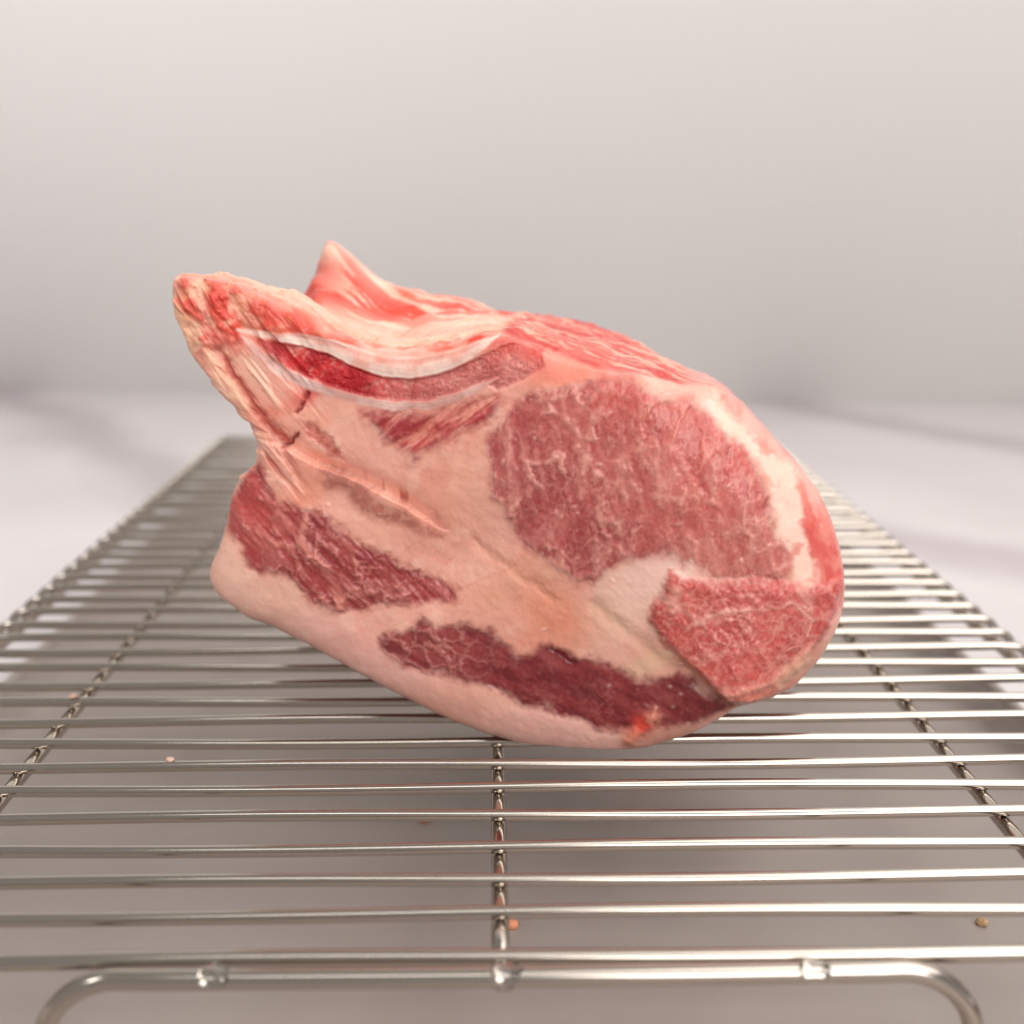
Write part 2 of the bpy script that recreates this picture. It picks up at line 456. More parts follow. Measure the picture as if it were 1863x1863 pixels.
# resample the front outline by arc length
out0 = np.array([uv([q], 7.0 if (q[0] > 1300 and q[1] < 1260) else (3.0 if q[1] > 1020 else 1.0))[0] for q in S0])
def resample(P, n):
    Q = np.vstack([P, P[:1]])
    L = np.concatenate([[0], np.cumsum(np.linalg.norm(np.diff(Q, axis=0), axis=1))])
    s = np.linspace(0, L[-1], n, endpoint=False)
    return np.column_stack([np.interp(s, L, Q[:, 0]), np.interp(s, L, Q[:, 1])])
def smooth_closed(P, k, it=1):
    for _ in range(it):
        P = sum(np.roll(P, s, 0) for s in range(-k, k + 1)) / (2 * k + 1)
    return P
NA = 1400
E0 = smooth_closed(resample(out0, NA), 5, 2)
# torn, uneven rim
jag = 0.35 * fbm(E0[:, 0] * .45, E0[:, 1] * .45, oct=4, seed=5) + .12 * fbm(E0[:, 0] * 1.7, E0[:, 1] * 1.7, oct=2, seed=6)
dirs = E0 - CEN
rad0 = np.linalg.norm(dirs, axis=1)
ang = np.arctan2(dirs[:, 1], dirs[:, 0])
leftish = sstep(-20, -45, E0[:, 0])
_tipw = sstep(uv([(560,900)])[0,0], uv([(450,900)])[0,0], E0[:, 0]) * sstep(uv([(600,930)])[0,1], uv([(600,860)])[0,1], E0[:, 1])
rad0 = rad0 + jag * (0.22 + 2.4 * _tipw)
dirs = np.column_stack([np.cos(ang), np.sin(ang)])

def radial(poly):
    """distance from the centre to the outline in every direction"""
    r = np.zeros(NA)
    n = len(poly)
    for i in range(n):
        a, b = poly[i] - CEN, poly[(i + 1) % n] - CEN
        e = b - a
        den = dirs[:, 0] * e[1] - dirs[:, 1] * e[0]
        den = np.where(np.abs(den) < 1e-9, 1e-9, den)
        tt = (a[0] * e[1] - a[1] * e[0]) / den
        s = (a[0] * dirs[:, 1] - a[1] * dirs[:, 0]) / den
        ok = (s >= -1e-6) & (s <= 1 + 1e-6) & (tt > 0)
        r = np.maximum(r, np.where(ok, tt, 0))
    return r
ST_T = [9.0, 24.0, 40.0, 53.0]
ST_R = []
for S, t in zip((S1, S2, S3, S4), ST_T):
    ST_R.append(smooth_closed(radial(uv(S, t)), 6, 2))
_wr = sstep(20, 45, CEN[0] + dirs[:, 0] * rad0)
ST_R[0] = np.where(_wr > 0, np.maximum(ST_R[0], rad0 * _wr + ST_R[0] * (1 - _wr) + .25 * _wr), ST_R[0])
ST_R.append(ST_R[-1] * 0.93 - 1.5); ST_T.append(60.0)
ST_R.append(ST_R[-2] * 0.72); ST_T.append(66.0)

# ------------------------------------------------------------------ colours and relief of the cut face
RES = 0.16
u0, u1 = out0[:, 0].min() - 3, out0[:, 0].max() + 3
v0, v1 = out0[:, 1].min() - 3, out0[:, 1].max() + 3
gu = np.arange(u0, u1, RES); gv = np.arange(v0, v1, RES)
GU, GV = np.meshgrid(gu, gv)
wu = 0.55 * fbm(GU * .35, GV * .35, oct=4, seed=21) + .20 * fbm(GU * 1.1, GV * 1.1, oct=3, seed=23)
wv = 0.55 * fbm(GU * .35, GV * .35, oct=4, seed=22) + .20 * fbm(GU * 1.1, GV * 1.1, oct=3, seed=24)
XU, XV = GU + wu, GV + wv
n_lo = fbm(GU * .07, GV * .07, oct=3, seed=31)
n_mid = fbm(GU * .25, GV * .25, oct=4, seed=32)
n_hi = fbm(GU * .9, GV * .9, oct=4, seed=33)
n_fine = fbm(GU * 2.6, GV * 2.6, oct=2, seed=34)

MUSCLE = {
 'loin_eye': [(906,772),(933,741),(971,714),(1010,702),(1033,693),(1090,690),(1137,684),(1180,704),(1207,724),(1257,722),(1275,742),(1323,787),(1381,845),(1395,868),(1392,895),(1404,926),(1412,965),(1431,1004),(1437,1040),(1420,1052),(1381,1050),(1325,1046),(1290,1046),(1284,1032),(1262,1022),(1240,1020),(1222,1008),(1200,1004),(1188,1008),(1141,1015),(1103,1038),(1080,1062),(1049,1058),(995,1023),(967,1004),(933,969),(917,930),(898,915),(890,880),(894,841),(886,807)],
 'rib_cap_muscle': [(1219,1027),(1208,1041),(1205,1066),(1190,1095),(1180,1123),(1201,1155),(1229,1187),(1247,1204),(1275,1229),(1297,1243),(1314,1272),(1345,1282),(1396,1282),(1424,1258),(1467,1219),(1495,1180),(1525,1130),(1545,1084),(1540,1060),(1490,1070),(1453,1056),(1420,1054),(1378,1049),(1325,1047),(1283,1045),(1247,1038)],
 'lower_muscle': [(690,1168),(712,1150),(734,1144),(765,1130),(807,1137),(860,1142),(896,1151),(927,1175),(940,1192),(964,1190),(981,1176),(1006,1180),(1042,1190),(1088,1201),(1112,1215),(1148,1229),(1201,1236),(1233,1224),(1265,1234),(1293,1261),(1314,1275),(1345,1286),(1307,1308),(1254,1328),(1208,1328),(1190,1318),(1165,1322),(1127,1328),(1070,1321),(1024,1300),(988,1286),(946,1286),(928,1268),(900,1250),(855,1244),(807,1227),(738,1212),(703,1190)],
 'belly_muscle': [(473,845),(446,859),(425,886),(411,945),(411,972),(435,996),(453,1031),(477,1044),(494,1034),(515,1044),(539,1062),(556,1079),(573,1099),(607,1113),(652,1113),(690,1103),(738,1106),(789,1093),(837,1096),(831,1075),(803,1055),(772,1045),(731,1027),(703,1007),(669,990),(631,969),(614,945),(580,924),(532,914),(504,907),(487,886),(478,860)],
 'rib_muscle': [(656,746),(713,744),(763,752),(799,746),(826,729),(866,723),(900,712),(915,730),(905,755),(862,776),(812,799),(775,822),(752,845),(739,819),(696,803),(679,776)],
 'seam_muscle': [(587,852),(620,858),(635,869),(669,893),(704,914),(745,931),(772,959),(807,976),(765,966),(731,945),(686,941),(659,928),(635,897),(594,880)],
}
STREAK = [(546,770),(575,772),(605,798),(622,838),(597,832),(562,798)]
SDF = {k: sdf_poly(XU, XV, uv(p)) for k, p in MUSCLE.items()}
sd_streak = sdf_poly(XU, XV, uv(STREAK))
BONE_TOP = [(432,600),(480,604),(546,608),(596,616),(650,634),(700,648),(750,650),(800,643),(850,628),(878,617),(908,611),(882,634),(846,662),(796,681),(746,688),(696,685),(646,668),(596,644),(546,629),(480,616),(445,606)]
BONE_LOW = [(440,608),(460,622),(480,640),(520,668),(560,688),(613,707),(663,722),(713,730),(779,729),(829,714),(870,698),(905,688),(872,713),(829,733),(779,747),(713,747),(663,738),(613,724),(560,706),(520,692),(480,660),(450,632)]
MARROW = [(470,622),(546,624),(596,638),(646,662),(696,678),(746,681),(796,675),(846,660),(890,640),(930,626),(985,640),(990,665),(950,690),(905,708),(879,695),(829,716),(779,731),(713,732),(663,724),(613,709),(560,690),(510,660)]
sd_bt = sdf_poly(GU + wu * .25, GV + wv * .25, uv(BONE_TOP))
sd_bl = sdf_poly(GU + wu * .35, GV + wv * .35, uv(BONE_LOW))
sd_ma = sdf_poly(GU + wu * .5, GV + wv * .5, uv(MARROW))

def mix(c, col, wgt):
    return c + (col - c) * wgt[..., None]
def blob(px, py, r, sy=1.0, rot=0.0):
    q = uv([(px, py)])[0]
    a, b = XU - q[0], XV - q[1]
    c, s = math.cos(rot), math.sin(rot)
    a, b = a * c + b * s, (-a * s + b * c) / sy
    return np.exp(-(a * a + b * b) / (r * .107) ** 2)
def line(pts, wd, warp=1.0):
    d = seg_dist(GU + wu * warp, GV + wv * warp, uv(pts), False)
    return np.exp(-(d / wd) ** 2)

H = np.zeros(GU.shape)
# fat ground
Cf = np.zeros(GU.shape + (3,)) + srgb(233, 179, 162)
Cf = mix(Cf, srgb(222, 153, 136), np.clip(.5 + .9 * n_lo + .3 * n_mid, 0, 1) * .55)
Cf = mix(Cf, srgb(242, 204, 186), sstep(.15, .8, n_mid) * .5)
Cf = mix(Cf, srgb(236, 192, 176), sstep(.1, .7, fbm(GU * .11 + .1 * GV, GV * .3, oct=4, seed=36)) * .5)
Cf = mix(Cf, srgb(222, 136, 112), sstep(.2, .7, fbm(GU * .10, GV * .16, oct=3, seed=37)) * .35)
Cf = mix(Cf, srgb(204, 96, 84), sstep(.55, .95, fbm((GU * .86 + GV * .5) * .25, (-GU * .5 + GV * .86) * 1.1, oct=3, seed=38)) * .18)
capl = uv([(440,1119),(640,1205),(880,1325),(1075,1373)])
Cf = mix(Cf, srgb(238, 192, 182), sstep(11, 4, seg_dist(GU, GV, capl, False)) * .6)
for (x, y, r, sy, rot, c, wgt) in [
    (1140,1090,95,.7,-.7,(240,204,188),.85),(1100,1130,70,.5,-.6,(232,200,178),.7),(1240,1018,52,.5,-.25,(252,220,208),1.0),(1180,1050,60,.6,-.8,(248,210,196),.9),
    (1010,1110,60,.8,0,(228,150,112),.55),(1010,1155,80,.5,-.2,(226,138,112),.5),(930,1060,90,.4,-.6,(228,160,128),.4),
    (860,890,80,1.3,0,(230,172,150),.5),(700,960,120,.3,-.5,(232,176,156),.5),(560,890,60,.5,-.6,(232,150,122),.5),
    (500,1090,90,.5,-.45,(232,190,170),.7),(420,1040,40,1.3,0,(236,200,180),.7),(800,1290,200,.25,-.45,(226,170,150),.6),
    (1430,880,30,2.6,.35,(238,206,184),.9),(1335,770,45,.8,-.8,(242,214,196),.95),(1425,960,28,2.2,.2,(236,204,180),.9),(1450,1030,24,1.5,0,(236,200,176),.8),
    (470,760,70,.5,-.9,(234,168,146),.5),(440,690,50,.4,-.9,(234,180,156),.6),(500,720,60,.6,-.6,(228,150,132),.4),
    (380,540,60,.7,0,(222,96,74),.55),(350,560,40,1,0,(232,140,112),.6),(330,600,40,1.6,0,(238,186,150),.6),
    (520,590,80,.3,-.35,(222,78,58),.85),(620,625,50,.3,-.35,(228,92,66),.85),(430,560,50,.5,-.4,(214,84,72),.7),
    (420,600,22,1.4,.3,(196,30,30),.9),(400,575,20,1,.3,(186,26,28),.8),(860,613,45,.25,.3,(222,62,48),.9),(800,632,40,.2,.2,(224,90,66),.7),
    (930,625,40,.6,-.4,(206,80,70),.8),(1030,680,70,.35,-.2,(228,128,104),.7),(980,660,30,.6,0,(214,90,76),.6),(1090,672,60,.25,-.15,(226,130,110),.6),
    (600,750,60,.4,-.4,(232,172,150),.6),(560,720,70,.2,-.5,(208,70,62),.65),(1180,1205,70,.25,-.6,(226,192,164),.8),
    (1470,960,20,3,.3,(214,92,84),.75),(1440,860,14,3,.7,(216,96,82),.6),(1500,1060,22,2.5,0,(216,120,118),.7),(1395,800,14,3.0,.75,(226,128,110),.6),
    (1170,1320,18,1.6,.4,(214,92,74),.9),(1150,1340,16,1.6,.4,(228,150,124),.8)]:
    Cf = mix(Cf, srgb(*c), np.clip(blob(x, y, r, sy, -rot) * 1.25, 0, 1) * wgt)
sd_red = sdf_poly(XU, XV, uv([(372,528),(400,516),(440,530),(500,556),(560,588),(620,618),(655,636),(600,626),(546,614),(480,606),(440,600),(418,628),(400,600)]))
Cf = mix(Cf, mix(np.zeros_like(Cf) + srgb(220, 84, 66), srgb(232, 140, 112), sstep(-.1, .6, n_mid)), sstep(.9, -.9, sd_red) * .85)
H += sstep(.5, -1.5, sd_red) * .5
sd_ws = sdf_poly(XU, XV, uv([(1258,734),(1300,730),(1352,778),(1400,822),(1440,858),(1462,900),(1455,950),(1474,1000),(1486,1058),(1450,1056),(1428,1000),(1408,930),(1392,872),(1330,790)]))
Cf = mix(Cf, srgb(222, 128, 118), np.clip(sstep(1.5, -1.5, seg_dist(GU, GV, uv([(1360,740),(1440,830),(1500,920),(1530,1020),(1530,1100)]), False) - 4.5 + 2.0 * n_mid), 0, 1) * .8)
Cf = mix(Cf, srgb(244, 214, 198), sstep(.9, -.9, sd_ws + 1.6 * n_mid + .5 * n_hi) * .92)
rimz = sstep(6.5, 3.5, seg_dist(GU, GV, uv([(1360,740),(1440,830),(1500,920),(1530,1020),(1530,1100)]), False) + 1.5 * n_mid) * sstep(-.4, .6, sd_ws)
rb_ = fbm(GU * .3 + .1 * GV, GV * .16, oct=4, seed=47)
Cf = mix(Cf, srgb(208, 78, 72), rimz * sstep(.1, .55, rb_) * .75); Cf = mix(Cf, srgb(240, 190, 178), rimz * sstep(.0, .5, -rb_) * .7)
# blotchy blood stains near the bone and on the right rim
stain = sstep(.25, .75, fbm(GU * .4, GV * .4, oct=4, seed=41))
near = blob(1470, 930, 70, 2.2, -.3) + blob(760, 770, 120, .5) * .4 + blob(470, 590, 120, .5, .35) * .8
Cf = mix(Cf, srgb(212, 84, 76), np.clip(stain * near, 0, 1) * .7)
H += .16 * n_mid + .03 * n_hi

# folds of tissue at the left end, running down and right
du, dv = math.cos(math.radians(-52)), math.sin(math.radians(-52))
al, ac = GU * du + GV * dv, -GU * dv + GV * du
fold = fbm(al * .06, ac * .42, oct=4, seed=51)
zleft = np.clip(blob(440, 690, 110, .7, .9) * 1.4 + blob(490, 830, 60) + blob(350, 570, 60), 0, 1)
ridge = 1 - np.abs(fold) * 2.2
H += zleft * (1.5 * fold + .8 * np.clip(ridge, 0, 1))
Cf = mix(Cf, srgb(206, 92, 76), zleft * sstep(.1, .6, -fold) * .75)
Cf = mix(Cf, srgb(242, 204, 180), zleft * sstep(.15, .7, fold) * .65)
for pts, c, wd in [([(400,640),(440,700),(480,760),(520,800)], (190,74,62), .9), ([(360,600),(400,680),(450,740)], (238,196,168), 1.0),
                   ([(560,715),(548,735),(538,752)], (150,30,34), .35), ([(543,790),(532,803),(518,809)], (140,28,32), .35)]:
    q = line(pts, wd); Cf = mix(Cf, srgb(*c), q * .85); H -= q * (.9 if c[0] < 200 else -.5)

chunk = fbm(GU * .28, GV * .28, oct=3, seed=55)
zt = np.clip(blob(375, 560, 95, .8) * 1.3, 0, 1)
Cf = mix(Cf, srgb(206, 58, 48), zt * sstep(.05, .5, chunk) * .8)
Cf = mix(Cf, srgb(244, 200, 170), zt * sstep(.05, .5, -chunk) * .7)
H += zt * (.9 * chunk + .3 * n_hi)
# seam: a fold with a shadowed groove above it
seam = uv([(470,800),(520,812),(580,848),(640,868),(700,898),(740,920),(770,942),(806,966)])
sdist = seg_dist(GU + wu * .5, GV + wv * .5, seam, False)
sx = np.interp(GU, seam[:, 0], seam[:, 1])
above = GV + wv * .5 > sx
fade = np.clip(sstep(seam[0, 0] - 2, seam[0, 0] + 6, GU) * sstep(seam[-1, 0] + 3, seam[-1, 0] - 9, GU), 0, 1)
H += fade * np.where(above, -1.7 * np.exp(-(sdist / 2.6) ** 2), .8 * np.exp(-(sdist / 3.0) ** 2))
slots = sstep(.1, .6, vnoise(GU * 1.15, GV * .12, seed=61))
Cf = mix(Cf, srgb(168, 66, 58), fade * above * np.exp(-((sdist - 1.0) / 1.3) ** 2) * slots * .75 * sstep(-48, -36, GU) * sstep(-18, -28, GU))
# long groove in the cream fat under the loin
g2 = line([(1085,1095),(1130,1140),(1180,1180),(1230,1215)], 1.3); H -= g2 * .35; Cf = mix(Cf, srgb(220, 176, 148), g2 * .4)
g3 = line([(860,990),(930,1030),(1010,1090)], .9); H -= g3 * .3; Cf = mix(Cf, srgb(214, 146, 118), g3 * .35)

Cf = Cf * np.array([.98, .915, .895])
COLR = Cf.copy()
feather = .22 * n_hi + .05 * n_fine + .65 * n_mid
def soften(s, wd=.35): return sstep(wd, -wd, s + feather * min(wd, 1.2))

def cells(ku, kv, seed, wa=1.0, rot=0.0):
    c, s = math.cos(rot), math.sin(rot)
    a = XU + wa * wu; b = XV + wa * wv
    a, b = a * c + b * s, -a * s + b * c
    f1, f2, cid = worley(a * ku, b * kv, seed)
    return f2 - f1, cid

# --- loin eye
m = soften(SDF['loin_eye'], 1.2)
e1, c1 = cells(.17, .105, 71)
e2, c2 = cells(.42, .30, 72)
Cm = np.zeros_like(COLR) + srgb(192, 96, 92)
Cm = mix(Cm, srgb(170, 72, 72), np.clip(.35 + .8 * n_lo + .7 * n_mid, 0, 1) * .8)
Cm = mix(Cm, srgb(164, 66, 70), np.clip(blob(970, 860, 110, 1.6) + blob(1050, 1020, 60), 0, 1) * .55)
Cm = mix(Cm, srgb(214, 92, 82), np.clip(blob(1300, 840, 110, .8, .8) + blob(1180, 730, 110, .5), 0, 1) * .6)
Cm = mix(Cm, srgb(206, 118, 104), np.clip(blob(1330, 1000, 110, .7), 0, 1) * .5)
big = fbm(GU * .13, GV * .09, oct=4, seed=78, gain=.6)
web = 1 - np.abs(fbm(GU * .22, GV * .16, oct=4, seed=76)) * 2.4
web2 = 1 - np.abs(fbm(GU * .55, GV * .42, oct=3, seed=77)) * 2.2
vein = (sstep(.24, .0, e1) * sstep(-.2, .5, n_mid + .2) * np.clip(.35 + blob(980, 880, 110, 1.5), 0, 1)) * .8 + sstep(.55, 1.0, web) * .35 * sstep(-.3, .4, n_lo + .2)
vein2 = sstep(.4, 1.0, web2) * .5
fuzz = sstep(-.1, .9, n_hi) * .5 + sstep(.1, .9, n_fine) * .45
Cm = mix(Cm, srgb(218, 148, 136), sstep(.05, .7, big) * .6)
zl = np.clip(blob(985, 880, 130, 1.5) * 1.3, 0, 1)
Cm = mix(Cm, srgb(158, 58, 62), sstep(.45, .75, c1) * sstep(.05, .35, e1) * (.25 + .5 * zl))
Cm = mix(Cm, srgb(214, 140, 132), sstep(.4, .1, c1) * sstep(.0, .3, e1) * .3)
Cm = mix(Cm, srgb(224, 164, 150), np.clip(vein * 1.1 + vein2 * .4, 0, 1))
Cm = mix(Cm, srgb(226, 158, 146), np.clip(fuzz, 0, 1) * .4)
fibv = fbm((GU * .97 + GV * .22) * .85, (GV * .97 - GU * .22) * .16, oct=4, seed=84)
Cm = mix(Cm, srgb(156, 58, 62), sstep(.1, .7, fibv) * .28)
Cm = mix(Cm, srgb(226, 168, 156), sstep(.15, .75, -fibv) * .3)
hair = sstep(.5, 1.0, 1 - np.abs(fbm(GU * 1.0, GV * .7, oct=3, seed=79)) * 2.0)
hair2 = sstep(.45, 1.0, 1 - np.abs(fbm(GU * .8 + .5 * GV, GV * 1.3, oct=2, seed=80)) * 2.2)
Cm = mix(Cm, srgb(234, 182, 168), np.clip(hair * .32 + hair2 * .15, 0, 1) * (.3 + .5 * sstep(-.3, .5, n_mid)))
traced = np.zeros(GU.shape)
for pts, wd, s in [([(975,712),(1000,735),(1040,765),(1062,790),(1068,850),(1060,900)], .55, .8), ([(930,765),(929,830),(926,885)], .4, .7),
                ([(1130,825),(1126,880),(1137,912)], .45, .75), ([(1092,860),(1105,875),(1100,905),(1088,925)], .5, .8), 
                ([(1165,885),(1200,900),(1240,905),(1245,880)], .4, .5), 
                ([(1150,770),(1165,800),(1180,840)], .4, .4), ([(1300,840),(1298,880),(1300,910)], .4, .5), ([(1345,900),(1350,940),(1342,960)], .4, .5),
                ([(1115,950),(1130,935),(1125,960)], .8, .5), ([(1080,720),(1100,705)], .4, .5)]:
    traced = np.maximum(traced, line(pts, wd * 1.3, 1.1) * s * (.75 + .5 * sstep(-.4, .4, n_hi)))
Cm = mix(Cm, srgb(232, 184, 166), np.clip(traced * (.45 + .8 * sstep(-.3, .5, n_mid)), 0, 1) * .62)
COLR = mix(COLR, Cm * np.array([.97, .88, .86]), m)
Hm = .38 * vein + .03 * vein2 + .25 * traced - .4 * (c1 - .5) * sstep(0, .3, e1) + .03 * n_hi + .04 * hair - .06 * fibv + .20 * sstep(0, -3, SDF['loin_eye'])
H += m * Hm

# --- rib cap muscle (proud, with an overhanging lower edge)
s = SDF['rib_cap_muscle']; m = soften(s, .8)
rb = -.45
e1, c1 = cells(.13, .30, 81, 1.6, rb)
fib = fbm((GU * math.cos(.5) + GV * math.sin(.5)) * .9, (-GU * math.sin(.5) + GV * math.cos(.5)) * .25, oct=4, seed=83)
Cm = np.zeros_like(COLR) + srgb(200, 84, 78)
Cm = mix(Cm, srgb(172, 58, 60), np.clip(.4 + .8 * n_mid + .5 * fib, 0, 1) * .7)
Cm = mix(Cm, srgb(212, 96, 84), np.clip(blob(1250, 1075, 60, .8) + blob(1330, 1240, 90, .35, .2), 0, 1) * .6)
vein = sstep(.22, .0, e1) * sstep(-.2, .5, n_mid) * .7
Cm = mix(Cm, srgb(226, 156, 142), np.clip(vein * .6 + sstep(.0, .9, n_hi) * .4 + sstep(.1, .9, n_fine) * .35, 0, 1) * .8)
Cm = mix(Cm, srgb(234, 176, 162), np.clip(hair * .4 + hair2 * .4, 0, 1) * .5)
tr = np.zeros(GU.shape)
for pts, wd, q in [([(1245,1130),(1290,1110),(1340,1098),(1400,1100),(1440,1092),(1480,1130),(1470,1150)], .4, .8), ([(1225,1100),(1250,1085),(1270,1092)], .35, .6),
                  ([(1230,1062),(1222,1085),(1205,1080)], .8, .7), ([(1455,1050),(1462,1080),(1475,1110)], .6, .6), ([(1410,1140),(1418,1125)], .8, .6),
                  ([(1345,1110),(1385,1125),(1430,1120)], .3, .4)]:
    tr = np.maximum(tr, line(pts, wd * 1.2, 1.2) * q * (.5 + .6 * sstep(-.4, .4, n_mid)))
strip = line([(1240,1200),(1280,1235),(1330,1250),(1390,1240),(1440,1215),(1480,1180)], .9, 1.2)
Cm = mix(Cm, srgb(236, 186, 168), np.clip(tr + strip * .6, 0, 1) * .8)
web3 = sstep(.5, 1.0, 1 - np.abs(fbm(GU * .3, GV * .38, oct=3, seed=85)) * 2.2)
Cm = mix(Cm, srgb(232, 170, 156), web3 * .45) * np.array([.97, .90, .90])
Cm = mix(Cm, srgb(236, 180, 152), np.clip(blob(1450, 1230, 45, .5, .75) * 1.6, 0, 1) * .9)
Cm = mix(Cm, srgb(232, 146, 122), np.clip(blob(1370, 1265, 60, .35) + blob(1250, 1200, 40, .3, -.8), 0, 1) * .6)
COLR = mix(COLR, Cm, m)
lowleft = sstep(seg_dist(GU, GV, uv([(1000, 1000)]).repeat(2, 0), False) * 0 + 1, 0, 0 * GU)
edge = sstep(.6, -1.6, s)
amp = 1.0 + 2.2 * np.clip(blob(1300, 1240, 110, .8), 0, 1)
H += edge * amp + m * (.2 * vein + .2 * tr + .18 * fib + .05 * n_hi + .05 * hair + .4 * strip)

# --- lower muscle: dark, breaking into islands at its left end
s = SDF['lower_muscle']
e1, c1 = cells(.26, .36, 91, .8, -.25)
isl = np.clip(blob(770, 1180, 90, .8), 0, 1)
gap = sstep(.10 + .20 * isl, .02 + .08 * isl, e1) * np.clip(isl * 1.6 + .25 * sstep(0, .5, n_mid), 0, 1)
m = soften(s, 1.2)
Cm = np.zeros_like(COLR) + srgb(156, 56, 58)
Cm = mix(Cm, srgb(126, 36, 42), np.clip(.5 + .9 * n_mid, 0, 1) * .6)
Cm = mix(Cm, srgb(182, 84, 78), np.clip(isl * .9 + sstep(.1, .8, n_hi) * .5 + sstep(.3, .8, n_fine) * .35, 0, 1) * .7)
e3, c3 = cells(.30, .24, 93, 1.2)
Cm = mix(Cm, srgb(190, 108, 100), sstep(.10, .0, e3) * sstep(0, .5, fbm(GU * .2, GV * .2, oct=2, seed=94)) * .6)
Cm = mix(Cm, srgb(206, 136, 122), gap * .7)
Cm = mix(Cm, srgb(206, 128, 118), np.clip(hair * .5 + hair2 * .3, 0, 1) * sstep(-.3, .5, n_mid) * .5)
fl = fbm((GU * .9 - GV * .43) * .14, (GU * .43 + GV * .9) * .6, oct=4, seed=96)
Cm = mix(Cm, srgb(176, 86, 82), sstep(.1, .6, fl) * .5); Cm = mix(Cm, srgb(108, 26, 36), sstep(.1, .6, -fl) * .5)
tr = line([(1000,1183),(1020,1195),(1045,1205)], .5); Cm = mix(Cm, srgb(120, 16, 24), tr * .8)
tr2 = line([(1190,1300),(1172,1325),(1150,1350)], 1.2, 1.2)
Cm = mix(Cm, srgb(226, 140, 118), np.clip(tr2 * 1.2, 0, 1) * .9)
Cm = mix(Cm, srgb(206, 60, 48), np.clip(blob(1168, 1320, 14) * 1.3, 0, 1) * .9)
COLR = mix(COLR, Cm * np.array([.78, .74, .78]), m)
COLR = mix(COLR, srgb(228, 146, 122), np.clip(tr2 * 1.2, 0, 1) * .6)
COLR = mix(COLR, srgb(210, 66, 52), np.clip(blob(1168, 1320, 14) * 1.3, 0, 1) * .9)
H += m * (-.2 + .22 * gap + .05 * n_hi + .1 * n_mid + .04 * hair) + 1.0 * tr2 - .25 * tr - .5 * line([(1262,1236),(1298,1262),(1320,1280)], 1.0)

# --- belly muscle: fibrous with slanting septa
s = SDF['belly_muscle']; m = soften(s, 1.2)
ra = math.radians(-48)
e1, c1 = cells(.11, .34, 101, 1.4, ra)
fib = fbm((GU * math.cos(ra) + GV * math.sin(ra)) * .16, (-GU * math.sin(ra) + GV * math.cos(ra)) * .9, oct=4, seed=103)
Cm = np.zeros_like(COLR) + srgb(176, 68, 66)
Cm = mix(Cm, srgb(142, 42, 48), np.clip(.45 + .7 * n_mid + .6 * fib, 0, 1) * .75)
Cm = mix(Cm, srgb(206, 84, 78), np.clip(blob(450, 930, 60, 1.2), 0, 1) * .7)
vein = sstep(.16, .02, e1) * sstep(-.25, .3, n_mid)
Cm = mix(Cm, srgb(216, 138, 124), np.clip(vein * .6 + sstep(.0, .8, fib) * .45 + sstep(.1, .9, n_hi) * .35 + sstep(.1, .9, n_fine) * .3, 0, 1) * .85)
tr = np.zeros(GU.shape)
for pts, wd, q in [([(556,945),(552,985),(575,1010),(598,1040),(612,1070),(622,1100)], .7, .9), ([(505,915),(520,945),(550,960)], .5, .7), ([(470,965),(500,985),(535,990)], .5, .7),
                  ([(600,965),(640,1000),(650,1030)], .4, .6), ([(630,1060),(660,1080),(690,1075)], .4, .5), ([(515,990),(545,1020),(560,1050)], .4, .5),
                  ([(510,940),(515,955)], 1.1, .6), ([(680,1060),(720,1065),(760,1080)], .4, .4)]:
    tr = np.maximum(tr, line(pts, wd * 1.2, 1.2) * q * (.5 + .6 * sstep(-.4, .4, n_mid)))
Cm = mix(Cm, srgb(228, 152, 134), np.clip(tr, 0, 1) * .85)
COLR = mix(COLR, Cm * np.array([.86, .82, .84]), m)
H += m * (-.15 + .3 * vein + .35 * tr + .32 * fib + .05 * n_hi)

# --- muscle under the rib
s = SDF['rib_muscle']; m = soften(s, 1.8)
fib2 = fbm((GU * .77 + GV * .64) * .16, (-GU * .64 + GV * .77) * .8, oct=4, seed=113)
Cm = np.zeros_like(COLR) + srgb(190, 74, 70)
Cm = mix(Cm, srgb(150, 40, 48), np.clip(.4 + .9 * fib2 + .5 * n_mid, 0, 1) * .8)
Cm = mix(Cm, srgb(226, 144, 124), np.clip(sstep(.05, .6, -fib2) * .8 + sstep(.3, .8, n_hi) * .4, 0, 1) * .8)
COLR = mix(COLR, Cm, m * (.75 + .25 * sstep(-.5, .3, fib2)))
H += m * (.5 * fib2 + .1 * n_hi)
# --- seam muscle and the short streak
s = SDF['seam_muscle']; m = soften(s, 1.3)
Cm = np.zeros_like(COLR) + srgb(176, 98, 84)
Cm = mix(Cm, srgb(206, 138, 118), sstep(-.2, .6, n_hi))
COLR = mix(COLR, Cm, m * .85)
m = soften(sd_streak, .8)
COLR = mix(COLR, mix(np.zeros_like(COLR) + srgb(182, 72, 66), srgb(214, 122, 104), sstep(-.1, .6, n_hi)), m * .8)
H -= m * .5

